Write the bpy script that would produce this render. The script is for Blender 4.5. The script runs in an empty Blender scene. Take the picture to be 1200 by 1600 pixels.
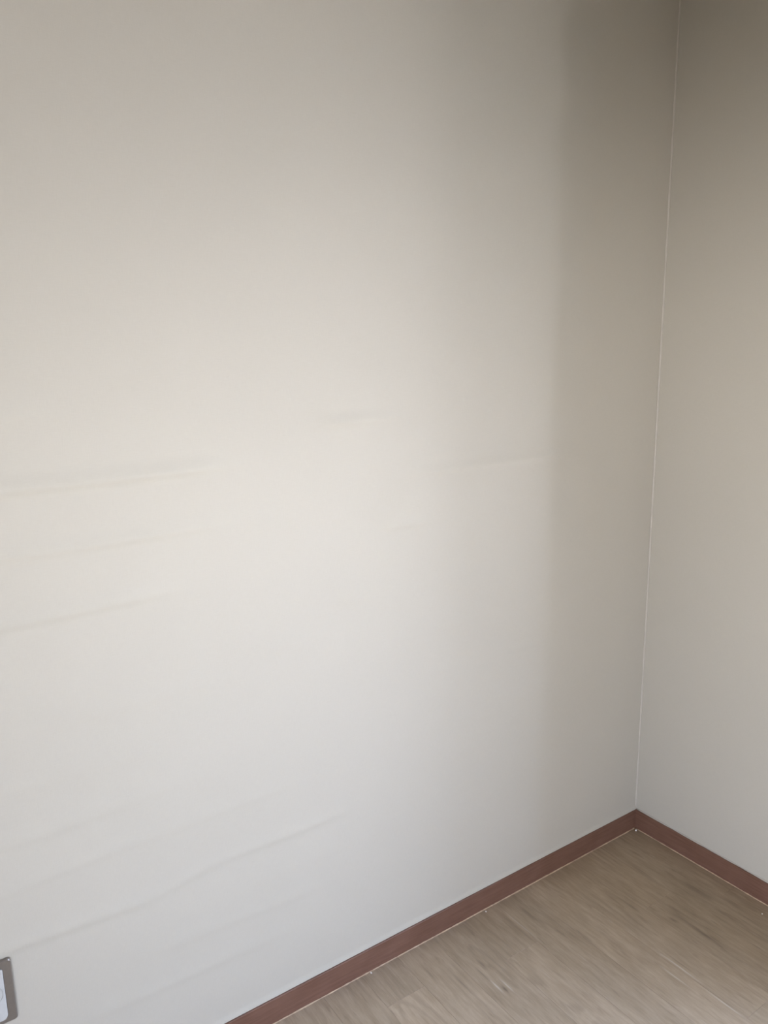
import bpy, bmesh, math, random
import numpy as np
from mathutils import Matrix, Vector

# ------------------------------------------------------------------ camera
sc = bpy.context.scene
COL = sc.collection
YAW, PITCH, ROLL = 0.5987926, 0.2032833, -0.0158583
cd = bpy.data.cameras.new('camera')
cam = bpy.data.objects.new('camera', cd); COL.objects.link(cam)
cd.sensor_fit = 'HORIZONTAL'; cd.sensor_width = 36.0
cd.lens = 36.0 * 1215.86 / 1200.0
cd.clip_start = 0.02
fw = Vector((math.sin(YAW)*math.cos(PITCH), math.cos(YAW)*math.cos(PITCH), -math.sin(PITCH)))
rt = Vector((math.cos(YAW), -math.sin(YAW), 0)); up = rt.cross(fw)
c_, s_ = math.cos(ROLL), math.sin(ROLL)
r2 = c_*rt + s_*up; u2 = c_*up - s_*rt
cam.matrix_world = Matrix(((r2.x, u2.x, -fw.x, -1.9093626), (r2.y, u2.y, -fw.y, -1.4032401),
                           (r2.z, u2.z, -fw.z, 1.5), (0, 0, 0, 1)))
sc.camera = cam

# ------------------------------------------------------------------ world, exposure
sc.view_settings.view_transform = 'Standard'; sc.view_settings.look = 'None'
sc.view_settings.gamma = 1.0; sc.view_settings.use_curve_mapping = False
sc.view_settings.exposure = 2.66
HAZE = (0.9743, 0.97, 1.0042); ZENITH = (0.4955, 0.6493, 0.9964); GROUND = (0.0220, 0.0200, 0.0170); SKY_STRENGTH = 9.0
w = bpy.data.worlds.new('sky'); sc.world = w; w.use_nodes = True
nt = w.node_tree; nt.nodes.clear()
wo = nt.nodes.new('ShaderNodeOutputWorld'); bg = nt.nodes.new('ShaderNodeBackground')
tc = nt.nodes.new('ShaderNodeTexCoord'); sp = nt.nodes.new('ShaderNodeSeparateXYZ')
rp = nt.nodes.new('ShaderNodeValToRGB'); mr = nt.nodes.new('ShaderNodeMapRange')
mr.inputs['From Min'].default_value = -1; mr.inputs['From Max'].default_value = 1
nt.links.new(tc.outputs['Generated'], sp.inputs[0]); nt.links.new(sp.outputs['Z'], mr.inputs['Value'])
nt.links.new(mr.outputs[0], rp.inputs[0]); nt.links.new(rp.outputs[0], bg.inputs['Color'])
e = rp.color_ramp.elements
e[0].position = 0.3200; e[0].color = (*GROUND, 1)
e[1].position = 0.3700; e[1].color = (*HAZE, 1)
z_ = e.new(0.75); z_.color = (*ZENITH, 1)
bg.inputs['Strength'].default_value = SKY_STRENGTH
nt.links.new(bg.outputs[0], wo.inputs['Surface'])
cy = sc.cycles
cy.max_bounces = 12; cy.diffuse_bounces = 8; cy.glossy_bounces = 4
cy.use_denoising = True; cy.caustics_reflective = False; cy.caustics_refractive = False

# ------------------------------------------------------------------ dimensions
RX, RY, RZ = 2.8017, 4.3872, 2.5932
TH = 0.2980                            # wall thickness
BH, BT = 0.0632, 0.007               # baseboard
WY0, WY1, WZ0, WZ1 = -0.9994, -1.7365, 0.4586, 2.3711 # window opening in the right wall
DY0, DY1, DZ0, DZ1 = -1.8994, -3.7976, 0.1673, 1.0761 # wide low window in the wall facing it

# portals in the openings: they only guide the sampling of the sky
for (ya, yb, za, zb, px_, sg) in ((WY0, WY1, WZ0, WZ1, TH+0.02, 1), (DY0, DY1, DZ0, DZ1, -RX-TH-0.02, -1)):
    ld = bpy.data.lights.new('window_portal', 'AREA'); ld.shape = 'RECTANGLE'
    ld.size = zb - za; ld.size_y = ya - yb
    lo = bpy.data.objects.new('window_portal', ld); COL.objects.link(lo)
    lo.location = (px_, (ya+yb)/2, (za+zb)/2)
    lo.rotation_euler = (0, sg*math.pi/2, 0)
    ld.cycles.is_portal = True

# ------------------------------------------------------------------ helpers
def lin(r, g, b):
    f = lambda v: (v/255/12.92 if v/255 <= 0.04045 else ((v/255+0.055)/1.055)**2.4)
    return (f(r), f(g), f(b), 1)

def tag(o, label=None, cat=None, group=None, kind=None):
    if label: o['label'] = label
    if cat: o['category'] = cat
    if group: o['group'] = group
    if kind: o['kind'] = kind
    return o

def link_mesh(name, me, mat, parent=None):
    o = bpy.data.objects.new(name, me); COL.objects.link(o)
    if mat and not me.materials: me.materials.append(mat)
    if parent: o.parent = parent
    return o

def obj(name, bm, mat, parent=None, smooth=False):
    bmesh.ops.recalc_face_normals(bm, faces=bm.faces)
    me = bpy.data.meshes.new(name); bm.to_mesh(me); bm.free()
    if smooth: me.shade_smooth()
    return link_mesh(name, me, mat, parent)

def box(bm, x0, x1, y0, y1, z0, z1):
    v = [bm.verts.new((x, y, z)) for x in (x0, x1) for y in (y0, y1) for z in (z0, z1)]
    for f in ((0,1,3,2), (4,6,7,5), (0,4,5,1), (2,3,7,6), (0,2,6,4), (1,5,7,3)):
        bm.faces.new([v[i] for i in f])

def boxes(name, lst, mat, parent=None, bevel=0):
    bm = bmesh.new()
    for b in lst: box(bm, *b)
    if bevel:
        bmesh.ops.bevel(bm, geom=bm.edges[:], offset=bevel, segments=2, affect='EDGES', profile=0.5)
    return obj(name, bm, mat, parent)

class NT:
    """small node-graph builder"""
    def __init__(s, name, rough=0.6, spec=0.3, metal=0.0):
        s.m = bpy.data.materials.new(name); s.m.use_nodes = True
        s.t = s.m.node_tree; s.b = s.t.nodes['Principled BSDF']
        s.b.inputs['Roughness'].default_value = rough
        s.b.inputs['Specular IOR Level'].default_value = spec
        s.b.inputs['Metallic'].default_value = metal
    def n(s, typ, **k):
        nd = s.t.nodes.new(typ)
        for a, v in k.items(): setattr(nd, a, v)
        return nd
    def put(s, sock, v):
        if hasattr(v, 'is_output'): s.t.links.new(v, sock)
        else: sock.default_value = v
    def math(s, op, a, b=0.0, c=0.0):
        nd = s.n('ShaderNodeMath', operation=op)
        s.put(nd.inputs[0], a); s.put(nd.inputs[1], b); s.put(nd.inputs[2], c)
        return nd.outputs[0]
    def comb(s, x, y, z=0.0):
        nd = s.n('ShaderNodeCombineXYZ')
        for i, v in enumerate((x, y, z)): s.put(nd.inputs[i], v)
        return nd.outputs[0]
    def noise(s, vec, scale=1.0, detail=3.0, rough=0.5):
        nd = s.n('ShaderNodeTexNoise'); s.put(nd.inputs['Vector'], vec)
        nd.inputs['Scale'].default_value = scale; nd.inputs['Detail'].default_value = detail
        nd.inputs['Roughness'].default_value = rough
        return nd.outputs['Fac']
    def rng(s, v, a, b, c, d, smooth=False):
        nd = s.n('ShaderNodeMapRange'); s.put(nd.inputs['Value'], v)
        if smooth: nd.interpolation_type = 'SMOOTHSTEP'
        for k, x in zip(('From Min', 'From Max', 'To Min', 'To Max'), (a, b, c, d)): nd.inputs[k].default_value = x
        return nd.outputs[0]
    def mix(s, f, a, b):
        nd = s.n('ShaderNodeMix', data_type='RGBA')
        s.put(nd.inputs['Factor'], f); s.put(nd.inputs[6], a); s.put(nd.inputs[7], b)
        return nd.outputs[2]
    def pos(s):
        g = s.n('ShaderNodeNewGeometry'); q = s.n('ShaderNodeSeparateXYZ')
        s.t.links.new(g.outputs['Position'], q.inputs[0]); return q.outputs
    def color(s, v): s.put(s.b.inputs['Base Color'], v)
    def bump(s, h, strength=0.2, dist=0.001):
        nd = s.n('ShaderNodeBump'); nd.inputs['Strength'].default_value = strength
        nd.inputs['Distance'].default_value = dist
        s.put(nd.inputs['Height'], h); s.t.links.new(nd.outputs[0], s.b.inputs['Normal'])

# ------------------------------------------------------------------ materials
def wallpaper(name, col, horiz):
    m = NT(name, rough=0.75, spec=0.15)
    x, y, z = m.pos()
    h = x if horiz == 'x' else y
    # woven fabric print: fine threads both ways, cloudy tone
    th = m.noise(m.comb(m.math('MULTIPLY', h, 900), m.math('MULTIPLY', z, 60)), 1, 2)
    tv = m.noise(m.comb(m.math('MULTIPLY', h, 60), m.math('MULTIPLY', z, 900)), 1, 2)
    cl = m.noise(m.comb(m.math('MULTIPLY', h, 3), m.math('MULTIPLY', z, 3)), 1, 3)
    t = m.math('ADD', m.math('MULTIPLY', m.math('ADD', th, tv), 0.35), m.math('MULTIPLY', cl, 0.3))
    d = tuple(c*0.965 for c in col[:3]) + (1,)
    l = tuple(min(1, c*1.03) for c in col[:3]) + (1,)
    m.color(m.mix(m.rng(t, 0.3, 0.7, 0, 1), d, l))
    m.bump(m.math('ADD', th, tv), 0.25, 0.0002)
    return m.m

PAPER = (0.4127, 0.3818, 0.3202, 1)
M_left = wallpaper('wallpaper_left', PAPER, 'x')
M_right = wallpaper('wallpaper_right', PAPER, 'y')

def plain(name, col, rough=0.5, spec=0.3, metal=0.0, var=0.06, scale=30):
    m = NT(name, rough, spec, metal)
    g = m.n('ShaderNodeTexCoord')
    f = m.noise(g.outputs['Object'], scale, 4)
    a = tuple(c*(1-var) for c in col[:3]) + (1,); b = tuple(min(1, c*(1+var)) for c in col[:3]) + (1,)
    m.color(m.mix(f, a, b)); return m.m
M_ceil = plain('ceiling_paper', (0.4982, 0.4700, 0.4230), 0.9, 0.1)
M_caulk = plain('silicone', (0.41, 0.375, 0.32), 0.6, 0.2)
M_joint = plain('joint_filler', (0.44, 0.32, 0.21), 0.5, 0.3, var=0.35, scale=120)
M_white = plain('white_plastic', (0.42, 0.415, 0.395), 0.5, 0.3, var=0.01)
M_metal = plain('taupe_metal', (0.18, 0.155, 0.128), 0.3, 0.5, 0.35, var=0.08, scale=200)
M_dark = plain('dark_hole', (0.02, 0.02, 0.02), 0.6)
M_pin = plain('steel', (0.5, 0.5, 0.5), 0.3, 0.5, 1.0)
M_sub = plain('underlay', (0.09, 0.07, 0.055), 0.9)
M_crumb = plain('chalky_white', (0.85, 0.82, 0.76), 0.8)

# baseboard foil: brown wood print, grain running along the board
def board_mat(name, along):
    m = NT(name, 0.5, 0.25)
    x, y, z = m.pos(); a = x if along == 'x' else y
    g = m.noise(m.comb(m.math('MULTIPLY', a, 9), m.math('MULTIPLY', z, 160)), 1, 5, 0.6)
    c = m.noise(m.comb(m.math('MULTIPLY', a, 14), m.math('MULTIPLY', z, 14)), 1, 2)
    t = m.math('ADD', m.math('MULTIPLY', g, 0.65), m.math('MULTIPLY', c, 0.35))
    m.color(m.mix(m.rng(t, 0.3, 0.7, 0, 1), (0.108, 0.053, 0.033, 1), (0.168, 0.090, 0.062, 1)))
    m.bump(g, 0.15, 0.0004); return m.m
M_bl = board_mat('baseboard_foil_left', 'x'); M_br = board_mat('baseboard_foil_right', 'y')

# floor: greyed oak print with cathedral figure, knots and brushed streaks
def floor_mat():
    m = NT('oak_print', 0.42, 0.45)
    x, y, z = m.pos()
    oi = m.n('ShaderNodeObjectInfo'); R = oi.outputs['Random']
    tcn = m.n('ShaderNodeTexCoord'); q = m.n('ShaderNodeSeparateXYZ')
    m.t.links.new(tcn.outputs['Object'], q.inputs[0]); ox, oy = q.outputs[0], q.outputs[1]
    r50 = m.math('MULTIPLY', R, 57.3)
    warp = m.noise(m.comb(m.math('MULTIPLY', ox, 14), m.math('MULTIPLY', oy, 3.2), r50), 1, 3)
    cx = m.math('SUBTRACT', ox, m.math('MULTIPLY', m.math('SUBTRACT', m.math('FRACT', m.math('MULTIPLY', R, 7.7)), 0.5), 0.07))
    u = m.math('MULTIPLY', cx, 62)
    v = m.math('ADD', m.math('MULTIPLY', oy, m.math('ADD', m.math('MULTIPLY', R, 5), 3.0)), m.math('MULTIPLY', m.math('SUBTRACT', warp, 0.5), 6.0))
    rr = m.math('SQRT', m.math('ADD', m.math('MULTIPLY', u, u), m.math('MULTIPLY', v, v)))
    ring = m.math('SINE', m.math('MULTIPLY', rr, 6.0))
    ring = m.rng(ring, -0.2, 1.0, 0, 1, True)
    mask = m.rng(m.noise(m.comb(m.math('MULTIPLY', ox, 22), m.math('MULTIPLY', oy, 5), m.math('ADD', r50, 9)), 1, 2), 0.42, 0.66, 0, 1)
    ring = m.math('MULTIPLY', ring, mask)
    fib = m.noise(m.comb(m.math('MULTIPLY', ox, 420), m.math('MULTIPLY', oy, 32), r50), 1, 3, 0.6)
    st = m.noise(m.comb(m.math('MULTIPLY', ox, 120), m.math('MULTIPLY', oy, 14), m.math('ADD', r50, 4)), 1, 4, 0.55)
    cloud = m.noise(m.comb(m.math('MULTIPLY', ox, 30), m.math('MULTIPLY', oy, 9), m.math('ADD', r50, 2)), 1, 3)
    t = m.math('ADD', m.math('MULTIPLY', fib, 0.30), m.math('ADD', m.math('MULTIPLY', st, 0.38), m.math('MULTIPLY', cloud, 0.32)))
    t = m.rng(t, 0.33, 0.67, 0, 1)
    col = m.mix(t, (0.288, 0.215, 0.139, 1), (0.4400, 0.3420, 0.2380, 1))
    col = m.mix(m.math('MULTIPLY', ring, 0.30), col, (0.20, 0.15, 0.105, 1))
    lt = m.rng(m.noise(m.comb(m.math('MULTIPLY', ox, 280), m.math('MULTIPLY', oy, 18), m.math('ADD', r50, 21)), 1, 2), 0.66, 0.78, 0, 1)
    col = m.mix(m.math('MULTIPLY', lt, 0.30), col, (0.54, 0.46, 0.37, 1))
    fk = m.rng(m.noise(m.comb(m.math('MULTIPLY', ox, 95), m.math('MULTIPLY', oy, 13), m.math('ADD', r50, 33)), 1, 3, 0.6), 0.60, 0.74, 0, 1)
    col = m.mix(m.math('MULTIPLY', fk, 0.42), col, (0.17, 0.12, 0.08, 1))
    # printed flecks and knots seen in the photograph: x, y, half width, half length, strength, dark?
    for (a, b, wx, wy, k, dark) in MARKS:
        dx = m.math('DIVIDE', m.math('SUBTRACT', x, a), wx); dy = m.math('DIVIDE', m.math('SUBTRACT', y, b), wy)
        dx = m.math('ADD', dx, m.math('MULTIPLY', m.math('SUBTRACT', st, 0.5), 1.6))
        g = m.math('EXPONENT', m.math('MULTIPLY', m.math('ADD', m.math('MULTIPLY', dx, dx), m.math('MULTIPLY', dy, dy)), -1.0))
        col = m.mix(m.math('MULTIPLY', g, k), col, (0.10, 0.072, 0.05, 1) if dark else (0.66, 0.59, 0.50, 1))
    ton = m.rng(m.math('FRACT', m.math('MULTIPLY', R, 13.1)), 0, 1, 0.93, 1.06)
    vm = m.n('ShaderNodeVectorMath', operation='SCALE'); m.t.links.new(col, vm.inputs[0]); m.put(vm.inputs['Scale'], ton)
    m.color(vm.outputs[0])
    m.put(m.b.inputs['Roughness'], m.rng(st, 0.3, 0.7, 0.44, 0.56))
    m.bump(m.math('ADD', fib, st), 0.10, 0.0003)
    return m.m
MARKS = [
    (-0.787, -0.240, 0.0045, 0.011, 0.70, 1), (-0.787, -0.252, 0.010, 0.006, 0.0, 0),
    (-0.797, -0.222, 0.0022, 0.020, 0.55, 0), (-0.775, -0.235, 0.0022, 0.022, 0.45, 0),
    (-0.780, -0.150, 0.004, 0.018, 0.45, 1), (-0.800, -0.172, 0.003, 0.030, 0.40, 1),
    (-0.236, -0.330, 0.012, 0.035, 0.30, 1), (-0.110, -0.300, 0.011, 0.045, 0.38, 1),
    (-0.075, -0.385, 0.007, 0.030, 0.28, 1), (-0.243, -0.410, 0.007, 0.045, 0.48, 1),
    (-0.262, -0.330, 0.005, 0.012, 0.42, 1), (-0.310, -0.235, 0.006, 0.022, 0.40, 1),
    (-0.390, -0.440, 0.0022, 0.045, 0.55, 0), (-0.378, -0.430, 0.0022, 0.040, 0.40, 1),
    (-0.425, -0.450, 0.0018, 0.035, 0.40, 0), (-0.400, -0.570, 0.0022, 0.040, 0.40, 0),
    (-0.606, -0.110, 0.0016, 0.065, 0.30, 0), (-0.620, -0.110, 0.004, 0.065, 0.28, 1),
    (-0.500, -0.240, 0.005, 0.030, 0.35, 1), (-0.560, -0.090, 0.006, 0.035, 0.30, 1),
    (-0.860, -0.160, 0.0030, 0.035, 0.35, 1), (-0.905, -0.100, 0.004, 0.030, 0.30, 1),
]
M_floor = floor_mat()

# ------------------------------------------------------------------ floor
floor = tag(boxes('floor', [(-RX, 0, -RY, 0, -0.06, -0.008)], M_sub), kind='structure')
PW, PL, GAP = 0.1083, 0.92, 0.00025
random.seed(4)
cache = {}
def plank(x0, x1, y0, y1):
    k = (round(x1-x0, 4), round(y1-y0, 4))
    if k not in cache:
        bm = bmesh.new(); hx, hy = k[0]/2 - GAP/2, k[1]/2 - GAP/2
        box(bm, -hx, hx, -hy, hy, -0.008, 0)
        te = [e_ for e_ in bm.edges if all(v.co.z > -0.001 for v in e_.verts)]
        bmesh.ops.bevel(bm, geom=te, offset=0.00025, segments=1, affect='EDGES')
        bmesh.ops.recalc_face_normals(bm, faces=bm.faces)
        me = bpy.data.meshes.new('plank'); bm.to_mesh(me); bm.free(); me.materials.append(M_floor); cache[k] = me
    o = bpy.data.objects.new('plank', cache[k]); COL.objects.link(o)
    o.parent = floor; o.location = ((x0+x1)/2, (y0+y1)/2, 0)
xs = [0.0]; x = -0.1795 + PW
x = -0.1795
xs += [-0.0712]
while x > -RX: xs.append(x); x -= PW
xs.append(-RX)
for i in range(len(xs)-1):
    off = (0.35 + 0.47*i + 0.11*math.sin(i*2.3)) % PL
    off = max(0.12, round(off, 2))
    if abs(xs[i] + 0.6127) < 0.01: off = 0.175
    if abs(xs[i] + 0.2878) < 0.01: off = 0.62
    if abs(xs[i] + 0.3961) < 0.01: off = 0.86
    ys = [0.0]; y = -off
    while y > -RY: ys.append(y); y -= PL
    ys.append(-RY)
    for j in range(len(ys)-1):
        plank(xs[i+1], xs[i], ys[j+1], ys[j])

# ------------------------------------------------------------------ walls
# wrinkles of the wallpaper on the left wall: polylines (x, z), height, width, sharpness side
WR = [
    ([(-2.1, 1.283), (-1.718, 1.284), (-1.425, 1.286), (-1.25, 1.290)], 0.74, 0.011),
    ([(-2.0, 1.407), (-1.705, 1.407), (-1.606, 1.407)], 0.56, 0.012),
    ([(-1.15, 1.352), (-0.988, 1.357), (-0.879, 1.359)], 0.72, 0.010),
    ([(-0.93, 1.225), (-0.667, 1.228), (-0.453, 1.230), (-0.259, 1.234)], 0.40, 0.009),
    ([(-0.99, 1.115), (-0.897, 1.113), (-0.78, 1.112)], 0.80, 0.009),
    ([(-1.9, 1.170), (-1.73, 1.171), (-1.566, 1.171), (-1.409, 1.174), (-1.27, 1.180)], 0.5, 0.010),
    ([(-1.95, 1.052), (-1.743, 1.053), (-1.517, 1.058), (-1.38, 1.062)], 0.5, 0.011),
    ([(-1.15, 0.975), (-1.02, 0.965), (-0.90, 0.958)], 0.4, 0.013),
    ([(-1.9, 0.756), (-1.774, 0.754), (-1.564, 0.748), (-1.45, 0.752)], 0.5, 0.016),
    ([(-1.9, 0.652), (-1.784, 0.652), (-1.699, 0.650), (-1.509, 0.660), (-1.35, 0.664)], 0.8, 0.014),
    ([(-1.9, 0.553), (-1.794, 0.557), (-1.656, 0.566), (-1.556, 0.567), (-1.294, 0.572), (-1.1, 0.570)], 0.7, 0.012),
    ([(-1.95, 0.450), (-1.785, 0.447), (-1.54, 0.432), (-1.375, 0.457), (-1.177, 0.453), (-1.0, 0.459)], 1.0, 0.011),
    ([(-1.75, 0.232), (-1.529, 0.222), (-1.351, 0.216), (-1.15, 0.214)], 0.6, 0.012),
    ([(-1.60, 0.313), (-1.496, 0.308), (-1.183, 0.291), (-1.05, 0.287)], 0.5, 0.012),
    ([(-0.82, 0.735), (-0.768, 0.733), (-0.459, 0.729), (-0.38, 0.728)], 0.5, 0.010),
    ([(-1.0, 0.655), (-0.85, 0.668), (-0.65, 0.676)], 0.35, 0.012),
    ([(-0.95, 0.840), (-0.8, 0.842), (-0.6, 0.846)], 0.25, 0.012),
    ([(-0.8, 0.52), (-0.6, 0.525), (-0.4, 0.53)], 0.3, 0.012),
    ([(-1.0, 0.39), (-0.8, 0.385), (-0.55, 0.387)], 0.3, 0.012),
    ([(-0.75, 0.612), (-0.55, 0.615), (-0.35, 0.61)], 0.25, 0.010),
    ([(-1.3, 0.90), (-1.15, 0.893), (-1.0, 0.89)], 0.25, 0.014),
    ([(-1.7, 0.86), (-1.5, 0.855), (-1.3, 0.86)], 0.3, 0.014),
    ([(-1.35, 0.37), (-1.2, 0.37), (-0.95, 0.36)], 0.3, 0.012),
    ([(-0.95, 0.205), (-0.75, 0.20), (-0.5, 0.205)], 0.25, 0.010),
]
WR_AMP = 0.0024
def left_wall():
    xa = np.concatenate([np.arange(-RX, -2.1, 0.053), np.arange(-2.1, -0.03, 0.02), [-0.03, -0.015, 0.0]])
    za = np.concatenate([[0, 0.03, 0.055], np.arange(0.060, 0.090, 0.0025), np.arange(0.09, 1.5, 0.004), np.arange(1.5, RZ, 0.03), [RZ]])
    X, Z = np.meshgrid(xa, za)
    D = np.zeros_like(X)
    for pts, amp, wd in WR:
        amp *= 0.85 if pts[0][1] < 0.8 else (2.0 if pts[0][1] < 1.0 else 3.6)
        px_ = np.array([p[0] for p in pts]); pz = np.array([p[1] for p in pts])
        zc = np.interp(X, px_, pz)
        fade = np.clip((X-px_[0])/0.12, 0, 1)*np.clip((px_[-1]-X)/0.16, 0, 1)
        fade = fade*fade*(3-2*fade)
        t = (Z-zc)/wd
        prof = np.where(t < 0, np.exp(-(t*1.1)**2), np.exp(-(t*0.6)**2))   # steeper below
        D += amp*WR_AMP*prof*fade
    # gentle unevenness of the plaster
    D += 0.0010*np.sin(X*2.1+0.6)*np.sin(Z*3.1+1.0) + 0.00025*np.sin(Z*27+X*1.3)*np.clip((1.5-Z), 0, 1)
    # paper turned out over the top of the baseboard
    D = np.where(Z < 0.078, D + 0.0035*np.clip((0.078-Z)/0.013, 0, 1)**1.6, D)
    ny, nx = X.shape
    V = [(float(a), float(-d), float(b)) for a, b, d in zip(X.ravel(), Z.ravel(), D.ravel())]
    n0 = len(V)
    F = [(i*nx+j, i*nx+j+1, (i+1)*nx+j+1, (i+1)*nx+j) for i in range(ny-1) for j in range(nx-1)]
    V += [(-RX, TH, 0), (TH, TH, 0), (TH, TH, RZ), (-RX, TH, RZ), (TH, 0, 0), (TH, 0, RZ)]
    F += [(n0+1, n0, n0+3, n0+2)]
    F += [(n0, n0+1, n0+4) + tuple(range(nx-1, -1, -1))]
    F += [(n0+3,) + tuple(range((ny-1)*nx, ny*nx)) + (n0+5, n0+2)]
    F += [(n0+1, n0+2, n0+5, n0+4)]
    me = bpy.data.meshes.new('wall_left'); me.from_pydata(V, [], F); me.update()
    k = (ny-1)*(nx-1)
    me.polygons.foreach_set('use_smooth', [i < k for i in range(len(me.polygons))])
    return tag(link_mesh('wall_left', me, M_left), kind='structure')
wall_left = left_wall()

wr = boxes('wall_right', [
    (0, TH, WY0, 0, 0, RZ), (0, TH, -RY, WY1, 0, RZ),
    (0, TH, WY1, WY0, 0, WZ0), (0, TH, WY1, WY0, WZ1, RZ)], M_right)
tag(wr, kind='structure')
tag(boxes('wall_back', [(-RX, 0, -RY-TH, -RY, 0, RZ)], M_left), kind='structure')
tag(boxes('wall_side', [(-RX-TH, -RX, DY0, 0, 0, RZ), (-RX-TH, -RX, -RY, DY1, 0, RZ),
    (-RX-TH, -RX, DY1, DY0, 0, DZ0), (-RX-TH, -RX, DY1, DY0, DZ1, RZ)], M_right), kind='structure')
tag(boxes('ceiling', [(-RX-TH, TH, -RY-TH, TH, RZ, RZ+0.1)], M_ceil), kind='structure')

# silicone bead down the corner, slightly uneven
def bead(name, p0, p1, n1, n2, rad, mat, parent, seg=60, wob=0.25, seed=1):
    rnd = random.Random(seed)
    p0, p1, n1, n2 = map(Vector, (p0, p1, n1, n2)); bm = bmesh.new(); prev = None
    for i in range(seg+1):
        c = p0.lerp(p1, i/seg); r = rad*(1+wob*(rnd.random()-0.5)*2)
        ring = [bm.verts.new(c)] + [bm.verts.new(c + r*(math.cos(a)*n1 + math.sin(a)*n2)*(1-0.32*math.sin(2*a)))
                                    for a in (0, math.pi/8, math.pi/4, 3*math.pi/8, math.pi/2)]
        if prev:
            for a in range(6): bm.faces.new((prev[a], prev[(a+1) % 6], ring[(a+1) % 6], ring[a]))
        else: bm.faces.new(ring)
        prev = ring
    bm.faces.new(prev[::-1])
    return obj(name, bm, mat, parent, smooth=True)
bead('caulk_bead', (0, 0, BH), (0, 0, RZ), (-1, 0, 0), (0, -1, 0), 0.0036, M_caulk, wall_left, 110)

# ------------------------------------------------------------------ baseboards
def profile_board(name, along, L0, L1, mat):
    prof = [(0, 0), (BT, 0), (BT, BH-0.0015), (BT-0.0015, BH), (0, BH)]
    bm = bmesh.new(); R_ = []
    for t, mit in ((L0, 1), (L1, 0)):
        rg = []
        for d, z in prof:
            s_ = -t - (d if mit else 0)
            rg.append(bm.verts.new((s_, -d, z) if along == 'x' else (-d, s_, z)))
        R_.append(rg)
    for a in range(5): bm.faces.new((R_[0][a], R_[0][(a+1) % 5], R_[1][(a+1) % 5], R_[1][a]))
    bm.faces.new(R_[0]); bm.faces.new(R_[1][::-1])
    return tag(obj(name, bm, mat), kind='structure')
bl = profile_board('baseboard_left', 'x', 0, RX, M_bl)
br = profile_board('baseboard_right', 'y', 0, RY, M_br)
bead('caulk_bead', (-BT, -BT, 0), (-RX, -BT, 0), (0, -1, 0), (0, 0, 1), 0.0017, M_joint, bl, 300, 0.45, 2)
bead('caulk_bead', (-BT, -BT-0.002, 0), (-BT, -RY, 0), (-1, 0, 0), (0, 0, 1), 0.0017, M_joint, br, 300, 0.45, 3)
bead('caulk_bead', (0, -0.004, BH), (0, -RY, BH), (-1, 0, 0), (0, 0, 1), 0.0025, M_caulk, br, 200, 0.35, 5)
tag(boxes('baseboard_back', [(-RX, -BT, -RY, -RY+BT, 0, BH)], M_bl), kind='structure')
tag(boxes('baseboard_side', [(-RX, -RX+BT, -RY+BT, -BT, 0, BH)], M_br), kind='structure')

# ------------------------------------------------------------------ window (outside the frame, lets the daylight in)
gm = bpy.data.materials.new('window_glass'); gm.use_nodes = True; t = gm.node_tree; t.nodes.clear()
o_ = t.nodes.new('ShaderNodeOutputMaterial'); mx = t.nodes.new('ShaderNodeMixShader')
tr = t.nodes.new('ShaderNodeBsdfTransparent'); gl = t.nodes.new('ShaderNodeBsdfGlossy'); gl.inputs['Roughness'].default_value = 0.02
mx.inputs[0].default_value = 0.06
t.links.new(tr.outputs[0], mx.inputs[1]); t.links.new(gl.outputs[0], mx.inputs[2]); t.links.new(mx.outputs[0], o_.inputs[0])
def window(name, X, sg, y0, y1, z0, z1):      # y0 > y1; sg: +1 outside lies at +x
    f = 0.035
    def B(xa, xb, *r): a, b = X+sg*xa, X+sg*xb; return (min(a, b), max(a, b)) + r
    win = boxes(name, [B(0.16, 0.27, y1, y1+f, z0, z1), B(0.16, 0.27, y0-f, y0, z0, z1),
                       B(0.16, 0.27, y1+f, y0-f, z0, z0+f), B(0.16, 0.27, y1+f, y0-f, z1-f, z1)], M_white)
    tag(win, kind='structure'); ym = (y0+y1)/2
    for (a, b, x0) in ((y1+f, ym+0.02, 0.175), (ym-0.02, y0-f, 0.22)):
        k = 0.035
        s = boxes('sash', [B(x0, x0+0.035, a, a+k, z0+f, z1-f), B(x0, x0+0.035, b-k, b, z0+f, z1-f),
                           B(x0, x0+0.035, a+k, b-k, z0+f, z0+f+k), B(x0, x0+0.035, a+k, b-k, z1-f-k, z1-f)], M_white, win)
        boxes('glass', [B(x0+0.015, x0+0.019, a+k, b-k, z0+f+k, z1-f-k)], gm, s)
window('window_1', 0, 1, WY0, WY1, WZ0, WZ1)
window('window_2', -RX, -1, DY0, DY1, DZ0, DZ1)

# ------------------------------------------------------------------ wall socket with metallic frame
def rrect(x0, x1, z0, z1, rs, seg=6):
    """rounded rectangle, radii order: top-right, top-left, bottom-left, bottom-right"""
    pts = []
    for (cx, cz, a0, r) in ((x1, z1, 0, rs[0]), (x0, z1, 90, rs[1]), (x0, z0, 180, rs[2]), (x1, z0, 270, rs[3])):
        ccx = cx - r if cx == x1 else cx + r; ccz = cz - r if cz == z1 else cz + r
        for k in range(seg+1):
            a = math.radians(a0 + 90*k/seg); pts.append((ccx + r*math.cos(a), ccz + r*math.sin(a)))
    return pts
OX0, OX1, OZ0, OZ1 = -1.9125, -1.7912, 0.3065, 0.4350
root = bpy.data.objects.new('wall_socket', None); COL.objects.link(root)
root.location = ((OX0+OX1)/2, 0, (OZ0+OZ1)/2)
tag(root, 'white wall socket in a taupe metal frame, low on the left wall', 'socket')
cx0, cz0 = root.location.x, root.location.z
def loc(p, y): return (p[0]-cx0, y, p[1]-cz0)
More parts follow.
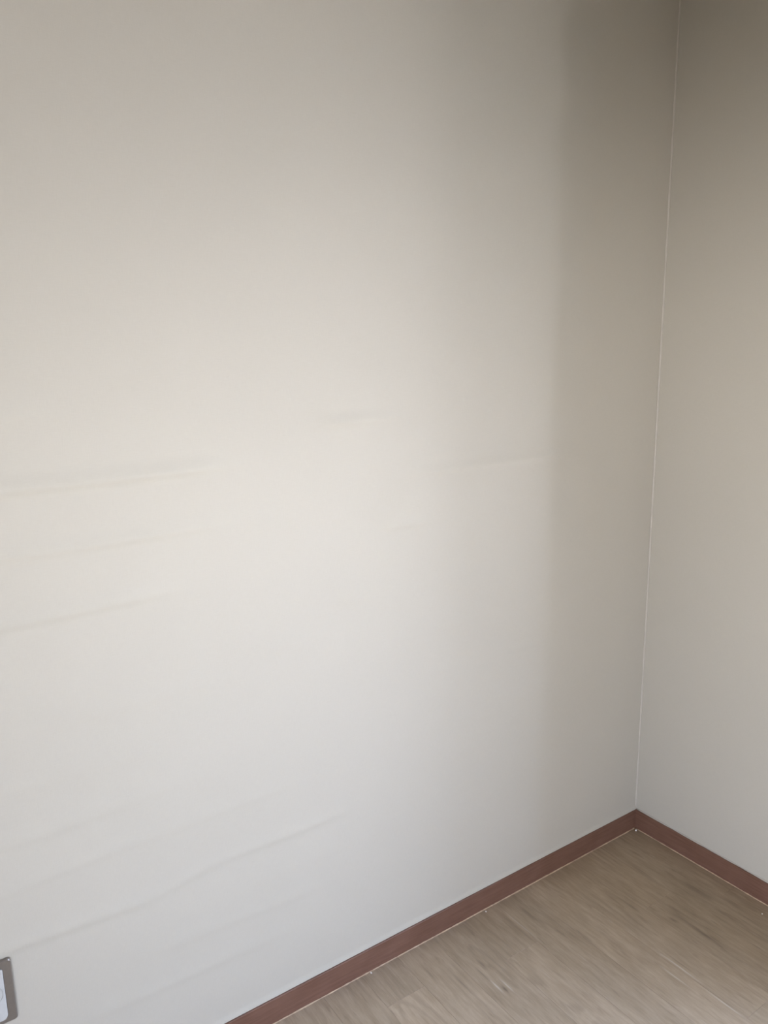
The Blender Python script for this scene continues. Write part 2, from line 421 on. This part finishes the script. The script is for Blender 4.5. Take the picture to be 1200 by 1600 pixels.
def off(x0, x1, z0, z1, r, d): return rrect(x0+d, x1-d, z0+d, z1-d, [max(0.0006, q-d) for q in r])
def loops(name, seq, mat, cap_last=False, close=False, smooth=True):
    bm = bmesh.new(); L = [[bm.verts.new(loc(p, y)) for p in pts] for pts, y in seq]; n = len(L[0])
    m_ = len(L); rng_ = m_ if close else m_-1
    for i in range(rng_):
        A, B = L[i], L[(i+1) % m_]
        for j in range(n): bm.faces.new((A[j], A[(j+1) % n], B[(j+1) % n], B[j]))
    if cap_last: bm.faces.new(L[-1]); bm.faces.new(L[0][::-1])
    o = obj(name, bm, mat, root, smooth=smooth)
    return o
ro = [0.0065, 0.0065, 0.0050, 0.0050]; ri = [0.0035, 0.0035, 0.010, 0.010]
IX0, IX1, IZ0, IZ1 = OX0+0.0155, OX1-0.0155, OZ0+0.0085, OZ1-0.0155
def O(d): return off(OX0, OX1, OZ0, OZ1, ro, d)
def I(d): return off(IX0, IX1, IZ0, IZ1, ri, d)
fr = loops('frame', [(O(0), 0.0), (O(0), -0.0058), (O(0.0008), -0.0068), (O(0.0020), -0.0080),
                     (I(-0.0010), -0.008), (I(-0.0003), -0.0076), (I(0), -0.007), (I(0), 0.0)], M_metal, close=True, smooth=False)
cv = loops('cover_plate', [(I(0.0002), -0.0005), (I(0.0002), -0.0078), (I(0.0010), -0.0090), (I(0.0020), -0.0093)], M_white, cap_last=True, smooth=False)
for sx in (-0.0225, 0.0225):
    bm = bmesh.new(); seg = 32; rings = []
    for r, y in ((0.0205, -0.0093), (0.0205, -0.0105), (0.0190, -0.0105), (0.0185, -0.0097)):
        rings.append([bm.verts.new((sx + r*math.cos(2*math.pi*k/seg), y, 0.002 + r*math.sin(2*math.pi*k/seg))) for k in range(seg)])
    for a, b in zip(rings, rings[1:]):
        for k in range(seg): bm.faces.new((a[k], a[(k+1) % seg], b[(k+1) % seg], b[k]))
    bm.faces.new(rings[-1]); bm.faces.new(rings[0][::-1])
    sk = obj('socket_face', bm, M_white, root)
    for dx in (-0.0095, 0.0095):
        bm = bmesh.new()
        bmesh.ops.create_cone(bm, cap_ends=True, segments=16, radius1=0.0026, radius2=0.0026, depth=0.0006,
                              matrix=Matrix.Translation((sx+dx, -0.0099, 0.002)) @ Matrix.Rotation(math.pi/2, 4, 'X'))
        obj('pin_hole', bm, M_dark, sk)

# ------------------------------------------------------------------ crumbs on the floor
def crumb(x, y, size, label, seed, name='caulk_crumb'):
    rnd = random.Random(seed); bm = bmesh.new()
    bmesh.ops.create_icosphere(bm, subdivisions=2, radius=1)
    for v in bm.verts:
        v.co *= 0.75 + 0.45*rnd.random()
        v.co = Vector((v.co.x*size, v.co.y*size*0.7, max(v.co.z*size*0.6, -size*0.35)))
    zmin = min(v.co.z for v in bm.verts)
    for v in bm.verts: v.co.z -= zmin
    o = obj(name, bm, M_crumb); o.location = (x, y, 0); o.rotation_euler.z = rnd.random()*3
    tag(o, label, 'crumb')
crumb(-0.0165, -0.0185, 0.0040, 'tiny white crumb of filler on the floor right in the room corner', 1)
crumb(-0.0500, -0.455, 0.0022, 'tiny pale crumb on the floor beside the right baseboard', 2)
crumb(-0.6475, -0.0160, 0.0022, 'tiny pale crumb on the floor at the middle of the left baseboard', 3)
crumb(-1.0210, -0.0130, 0.0026, 'tiny pale crumb by the left baseboard, nearest the camera', 4)
